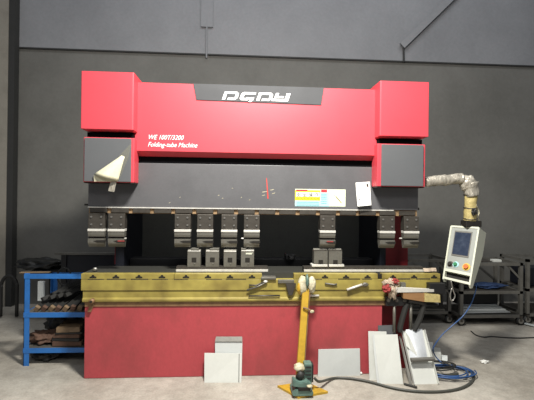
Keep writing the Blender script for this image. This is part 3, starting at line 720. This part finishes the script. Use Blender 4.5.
tag(rag.build('cleaning_rag', M['ragr'], smooth=True), 'dark red crumpled rag mixed into the white rag on the bed', 'rag')
# wrench
wr = thing('wrench', tuple(at(355, 287, -.17)), 'pale steel wrench lying aslant on the yellow bed face', 'wrench')
a = at(347, 289.8, -.176); b = at(362, 284.6, -.176)
MB().tube([a, (a+b)/2, b], .011, 8).build('handle', M['bright'], wr, True)
MB().blob(b+Vector((.03, 0, .0)), (.03, .012, .018), 3, amp=.3, sub=3).build('jaw', M['steel'], wr)
# wedge clamp, rod, pliers in the middle
wd = thing('wedge_clamp', tuple(at(290, 290, -.18)), 'tapered dark steel wedge clamp in the gap left of the taped post', 'clamp')
mb = MB(); a = [at(285.5, 283, -.17), at(296, 283, -.17), at(292, 295, -.17), at(288.5, 295, -.17)]; mb.prism([(p.x, p.z) for p in a], 'y', -.192, -.162, .003); mb.build('wedge', M['steeld'], wd)
a = at(278, 279.5, -.17); b = at(294, 283, -.17); bx(a.x, b.x, -.185, -.163, b.z, a.z, .004).build('clamp_bar', M['steel'], wd)
a = at(261, 279.3, -.17); b = at(276, 281.6, -.17); tag(bx(a.x, b.x, -.18, -.1, .8635, .885, .004).build('key_bar', M['steel']), 'short grey key bar lying in the gap between the table plates', 'bar')
tag(MB().tube([at(248.5, 296, -.172), at(280, 295.6, -.172)], .0075, 8).build('steel_rod', M['steeld'], smooth=True), 'thin dark steel rod lying along the bed lip, left of the post', 'rod')
tag(MB().tube([at(308, 295.8, -.172), at(319, 295.6, -.172)], .009, 8).build('steel_rod', M['bright'], smooth=True), 'short bright steel rod on the bed lip right of the post', 'rod')
pz = thing('pliers', tuple(at(258, 287, -.17)), 'worn pliers lying aslant on the yellow bed below the small dies', 'pliers')
MB().tube([at(247, 290, -.175), at(258, 286.5, -.175), at(266, 282.5, -.175)], .007, 8).build('handle', M['steel'], pz, True)
MB().tube([at(249, 285, -.175), at(256, 285.5, -.176), at(263, 282.5, -.176)], .007, 8).build('handle', M['steeld'], pz, True)
MB().blob(at(265.5, 281.6, -.178), (.02, .01, .012), 3, amp=.2, sub=2).build('jaws', M['bright'], pz)
tag(MB().tube([at(325, 283.4, -.17), at(334, 284.6, -.17), at(337, 284, -.17)], .007, 8).build('hex_key', M['steel'], smooth=True), 'small steel hex key on the bed below the taller dies', 'hex key')
a = at(430, 269, -.1); tag(curled([at(423, 268, -.09), at(436, 268, -.09), at(437, 271.5, -.12), at(424, 271.5, -.12)], lambda u, v: .01*math.sin(u*6)).build('cloth', M['ragw']), 'pale cloth scrap on the table at the end of the long rail', 'cloth')
a = at(94, 272, -.08); tag(MB().blob((a.x, -.05, TZ+.016), (.02, .02, .02), 4, amp=.2, flat=TZ+.001, sub=2).build('steel_nut', M['bolt']), 'loose steel nut on the left end of the yellow table', 'nut')

# ------------------------------------------------------------- left blue rack
rk = thing('shelf_rack', (-1.55, .45, 0), 'bright blue angle-steel shelf rack loaded with steel bars, left of the bed', 'shelf rack')
RX0, RX1, RY0, RY1 = -1.99, -1.375, .15, .72
def leg(x, y, nm='leg'):
    H_ = .86 if y < .4 else .765
    mb = MB(); sx = 1 if x < -1.6 else -1; sy = 1 if y < .4 else -1
    mb.box(min(x, x+sx*.05), max(x, x+sx*.05), min(y, y+sy*.005), max(y, y+sy*.005), 0, H_); mb.box(min(x, x+sx*.005), max(x, x+sx*.005), min(y, y+sy*.05), max(y, y+sy*.05), 0, H_); mb.build(nm, M['blue'], rk)
leg(RX0, RY0); leg(RX0, RY1); leg(RX1, RY0); leg(RX1, RY1)
def shelf(z, deck=True):
    mb = MB(); mb.box(RX0, RX1, RY0-.004, RY0+.002, z-.045, z); mb.box(RX0, RX1, RY1-.002, RY1+.004, z-.045, z); mb.box(RX0-.004, RX0+.002, RY0, RY1, z-.045, z); mb.box(RX1-.002, RX1+.004, RY0, RY1, z-.045, z); o = mb.build('shelf_frame', M['blue'], rk)
    if deck: bx(RX0+.006, RX1-.006, RY0+.006, RY1-.006, z-.012, z-.002).build('shelf_deck', M['cart'], o)
mb = MB(); mb.box(RX0, RX1, RY0-.004, RY0+.002, .81, .855); mb.box(RX0, RX1, RY1-.002, RY1+.004, .72, .765); mb.build('top_rail', M['blue'], rk)
shelf(.495); shelf(.165)
rnd = random.Random(3)
desc = ['leftmost', 'second', 'third', 'fourth', 'fifth', 'sixth', 'seventh', 'eighth', 'ninth']
for k in range(7):
    x = -1.86+k*.065; z = .495+.03
    col = M['black'] if k % 3 else M['steeld']
    t = thing('steel_die_bar', (x, .4, .5), '%s dark steel bar from the left in the row on the middle shelf' % desc[k], 'steel bar', 'steel bars on the middle rack shelf')
    L0 = Vector((x-.03, .17+.02*rnd.random(), z-.005)); L1 = Vector((x+.05, .66, z+.10+.03*rnd.random()))
    if k > 4: L1.x = x+.0
    mb = bar(L0, L1, .04, .045); mb.build('bar', M['bag'], t)
    d = (L1-L0).normalized(); bar(L0-d*.004, L0+d*.03, .041, .046).build('bar_end', M['tan'] if k % 2 == 0 else M['brown'], t)
for k in range(4):
    x = -1.74+k*.07; L0 = Vector((x-.12, .22, .60+.012*k)); L1 = Vector((x+.13, .62, .725+.01*k))
    tag(bar(L0, L1, .035, .04).build('steel_die_bar', M['bag']), ['dark bar lying across the top of the bar pile, leftmost', 'second dark bar lying across the top of the bar pile', 'third dark bar lying across the top of the bar pile', 'dark bar lying across the top of the bar pile, rightmost'][k], 'steel bar', 'bars across the top of the pile')
# little wire/rope coil hung by the rack's left back
c = Vector((-1.83, .62, .74)); mb = MB(); mb.tube([(c.x+.07*math.cos(t/8*math.pi), c.y, c.z+.09*math.sin(t/8*math.pi)) for t in range(17)], .008, 6); tag(mb.build('cable_loop', M['hose']), 'black cable loop hanging inside the top left of the blue rack', 'cable')
c = at(34.5, 288, .5); tag(bx(c.x-.03, c.x+.03, .62, .66, .4835, c.z+.04, .006).build('grey_card', M['board2']), 'pale grey card standing on the middle rack shelf at its left end', 'card')
# bottom shelf
bz = .167
stk = [('brown', .34, .03), ('steeld', .30, .03), ('bag', .26, .035), ('tan', .26, .04)]
z = bz
for k, (mm, w_, h_) in enumerate([('brown', .27, .045), ('bag', .26, .03), ('brown', .25, .035), ('bag', .24, .015), ('tan', .21, .05)]):
    x = at(70, 340, .25).x
    tag(MB().obox((x+.01*math.sin(k*3), .32, z+h_/2), w_, .28, h_, (0, 0, R(6*math.sin(k*5))), .004).build('plate_stack_piece', M[mm]),
        ['brown slab at the bottom of the stack on the lower rack shelf', 'black slab second from the bottom of the lower shelf stack', 'brown slab in the middle of the lower shelf stack', 'thin black slab second from the top of the lower shelf stack', 'tan slab on top of the stack on the lower rack shelf'][k], 'slab', 'slabs stacked on the lower rack shelf'); z += h_+.001
bpy.data.objects['plate_stack_piece'].name = 'steel_slab'
for o in list(bpy.data.objects):
    if o.name.startswith('plate_stack_piece'): o.name = 'steel_slab'
c = at(45, 343, .3); tag(MB().blob((c.x, .32, bz+.05), (.15, .12, .06), 31, amp=.5, flat=bz).build('work_glove', M['brown'], smooth=True), 'brown leather work gloves heaped left on the lower rack shelf', 'gloves')
tag(MB().blob((c.x+.09, .52, bz+.13), (.17, .12, .15), 33, amp=.35, flat=bz).build('plastic_bag', M['bag'], smooth=True), 'black bag standing behind the gloves on the lower rack shelf', 'bag')
tag(MB().blob((c.x+.0, .35, .05), (.14, .12, .06), 37, amp=.3, flat=.001).build('plastic_bag', M['bag'], smooth=True), 'dark bag lying on the floor beneath the blue rack', 'bag')
tag(MB().blob((-1.42, .40, .05), (.07, .08, .05), 39, amp=.3, flat=.001).build('sack', M['ragw'], smooth=True), 'small pale sack on the floor beneath the right of the rack', 'sack')

# dark bench behind on the left
bn = thing('workbench', (-1.87, 1.65, 0), 'dark workbench with a framed back panel behind the blue rack', 'workbench')
a = at(60, 253, 1.4); 
for x in (-2.2, -1.3): bx(x, x+.06, 1.4, 1.46, 0, .885).build('upright', M['black'], bn)
bx(-2.28, -1.24, 1.39, 1.45, .86, .888, .003).build('top_rail', M['cart'], bn)
bx(-2.14, -1.30, 1.42, 1.44, .2, .86).build('back_panel', M['navy'], bn)
bx(-2.6, -1.2, 1.47, 1.95, .60, .65).build('bench_top', M['black'], bn)
for x in (-2.55, -1.28): bx(x, x+.05, 1.85, 1.9, 0, .60).build('leg', M['black'], bn)
c = at(44, 272, 1.5); tag(MB().blob((c.x-.1, 1.65, .705), (.3, .14, .075), 41, amp=.5, flat=.652).build('tarpaulin', M['bag'], smooth=True), 'dark tarpaulin heaped on the left end of the workbench', 'tarpaulin')
tag(MB().obox((at(41, 273.5, .3).x, .19, .861), .26, .05, .008, (0, 0, R(3)), .002).build('wood_strip', M['tan']), 'thin tan strip lying on the top rail of the blue rack', 'strip')
# black hoses hanging at the pillar
c = at(9, 289, 1.7)
for k, lab_ in ((0, 'thick black hose hooped upright at the foot of the left pillar'),):
    pts = [(c.x+.10*math.cos(t), 1.7, c.z+.02+.15*math.sin(t)) for t in [math.pi*i/10 for i in range(11)]]
    pts = [(pts[0][0], pts[0][1], .02)]+pts+[(pts[-1][0], pts[-1][1], .02)]
    tag(MB().tube(smooth_path(pts, 3), .022, 10).build('rubber_hose', M['hose'], smooth=True), lab_, 'hose')

# ------------------------------------------------------------- right carts
def cart(x0, x1, y0, y1, h, mid, low, label, brace=True):
    t = thing('wheeled_cart', ((x0+x1)/2, (y0+y1)/2, 0), label, 'cart')
    for x in (x0, x1-.04):
        for y in (y0, y1-.04):
            bx(x, x+.04, y, y+.04, .11, h).build('post', M['cart'], t)
            mb = MB(); mb.tube([(x+.02, y+.005, .055), (x+.02, y+.04, .055)], .054, 18); w_ = mb.build('caster_wheel', M['hose'], t, True)
            MB().tube([(x+.02, y+.0, .055), (x+.02, y+.045, .055)], .034, 14).build('wheel_hub', M['bolt'], w_)
            mb = MB(); mb.box(x-.002, x+.042, y-.003, y+.047, .105, .125); mb.box(x+.005, x+.035, y-.006, y+.0, .05, .11); mb.build('caster_fork', M['steeld'], t)
    for z in (h, mid, low):
        mb = MB(); mb.box(x0, x1, y0, y0+.03, z-.035, z); mb.box(x0, x1, y1-.03, y1, z-.035, z); mb.box(x0, x0+.03, y0, y1, z-.035, z); mb.box(x1-.03, x1, y0, y1, z-.035, z)
        o = mb.build('shelf_frame', M['cart'], t)
        if z != h: bx(x0+.03, x1-.03, y0+.03, y1-.03, z-.015, z-.004).build('shelf_deck', M['steeld'], o)
    if brace:
        bar(Vector((x1-.38, y1-.02, h-.04)), Vector((x1-.04, y1-.02, mid+.05)), .03, .012).build('brace', M['cart'], t)
        bar(Vector((x1-.2, y0+.02, h-.03)), Vector((x1-.03, y0+.02, h-.2)), .025, .01).build('brace', M['cart'], t)
    return t
cart(2.80, 3.63, 1.2, 1.75, .80, .44, .135, 'open grey steel cart on casters against the wall below the console')
cart(2.12, 2.735, 1.30, 1.85, .83, .44, .16, 'grey steel cart behind the right end of the press brake bed')
cart(3.72, 4.6, 1.25, 1.8, .84, .46, .135, 'grey steel cart cut off by the right edge of the photo')
# things on carts
q = at(495, 262.5, 1.3); tag(bx(q.x-.05, q.x+.06, 1.25, 1.33, .801, .835, .006).build('tape_roll_box', M['board']), 'small white box on top of the middle cart', 'box')
tag(bx(2.88, 3.3, 1.28, 1.68, .801, .812).build('steel_sheet', M['steeld']), 'dark steel sheet lying across the top of the middle cart', 'sheet')
tag(MB().blob((3.31, 1.42, .47), (.2, .12, .035), 51, amp=.4, flat=.441).build('work_cloth', M['bluecl'], smooth=True), 'blue cloth heaped on the middle shelf of the central cart', 'cloth')
tag(MB().blob((2.95, 1.45, .49), (.10, .12, .06), 52, amp=.4, flat=.441).build('plastic_bag', M['bag'], smooth=True), 'black bag left of the blue cloth on the central cart', 'bag')
for k in range(4):
    tag(MB().obox((3.2+.02*k, 1.33+.08*k, .146+.012*k), .66-.06*k, .09, .014, (0, 0, R(2-2*k)), .001).build('steel_strip', M['board2']), ['bottom front pale strip on the lower shelf of the central cart', 'second pale strip on the lower shelf of the central cart', 'third pale strip on the lower shelf of the central cart', 'rearmost pale strip on the lower shelf of the central cart'][k], 'strip', 'pale strips on the cart shelf')
tag(bx(2.92, 3.5, 1.5, 1.7, .2, .36, .01).build('tool_case', M['black']), 'black case at the back of the lower shelf of the central cart', 'case')
for k in range(3):
    tag(MB().obox((2.42, 1.42+.1*k, .172+.02*k), .5-.05*k, .16, .018, (0, 0, R(-4+5*k)), .001).build('steel_offcut', M['steel']), ['lowest grey offcut on the bottom shelf of the left cart', 'middle grey offcut on the bottom shelf of the left cart', 'topmost grey offcut on the bottom shelf of the left cart'][k], 'offcut', 'offcuts on the left cart')
tag(bx(2.2, 2.68, 1.4, 1.75, .441, .62, .01).build('tool_case', M['black']), 'large black case on the middle shelf of the left cart', 'case')
tag(bx(3.8, 4.2, 1.4, 1.7, .461, .7, .01).build('tool_case', M['navy']), 'dark case on the middle shelf of the rightmost cart', 'case')
tag(MB().obox((3.69, 1.2, .02), .05, .22, .012, (R(0), 0, R(30)), .001).build('paper_scrap', M['board2']), 'pale scrap on the floor between the two right carts', 'scrap')
# floor bits
q = fl(484.5, 363)
tag(MB().blob((q.x, q.y, .014), (.035, .022, .014), 61, amp=.8, fr=2, flat=.001, sub=3).build('paper_scrap', M['paper']), 'small crumpled white scrap alone on the open floor at right', 'scrap')
tag(MB().tube(smooth_path([fl(u, v, .008) for u, v in ((471, 331), (476, 335), (484, 337), (492, 336.5), (505, 337.5), (520, 338), (534, 337.5), (560, 337))], 4), .007, 6).build('floor_cable', M['hose']), 'thin dark cable lying on the floor in front of the carts', 'cable')
MB().tube(smooth_path([at(451, 281, -.27), at(453, 290, -.25), at(455, 296, -.25), at(452, 301, -.25), at(450, 296, -.25), at(452, 288, -.25)], 4), .006, 6).build('cable_loop', M['bolt'], cc, True)

# ------------------------------------------------------------------ lights
def area(name, loc, target, sx, sy, power, col):
    ld = bpy.data.lights.new(name, 'AREA'); ld.shape = 'RECTANGLE'; ld.size = sx; ld.size_y = sy; ld.energy = power; ld.color = col
    o = bpy.data.objects.new(name, ld); C.objects.link(o); o.location = loc
    o.rotation_euler = (Vector(target)-Vector(loc)).to_track_quat('-Z', 'Y').to_euler(); return o
area('ceiling_lamp', (.25, -1.85, 3.85), (.25, -.7, 0), .5, .3, 275, (1, .965, .9))
area('hall_fill', (.5, -6.5, 5.5), (0, 1, 1), 2.5, 1.5, 120, (1, .97, .92))  # unseen fill light added on the camera side
area('roof_light', (.8, -.2, 7.0), (.8, 2.4, 4.6), 6, .8, 140, (.95, .97, 1))
w_ = bpy.data.worlds.new('world'); bpy.context.scene.world = w_; w_.use_nodes = True
w_.node_tree.nodes['Background'].inputs[0].default_value = (.78, .85, 1, 1); w_.node_tree.nodes['Background'].inputs[1].default_value = .17
sc_ = bpy.context.scene
sc_.view_settings.view_transform = 'Standard'; sc_.view_settings.look = 'None'; sc_.view_settings.exposure = 0; sc_.view_settings.gamma = 1; sc_.view_settings.use_curve_mapping = False
for o in bpy.data.objects:
    if '_o' in o: del o['_o']
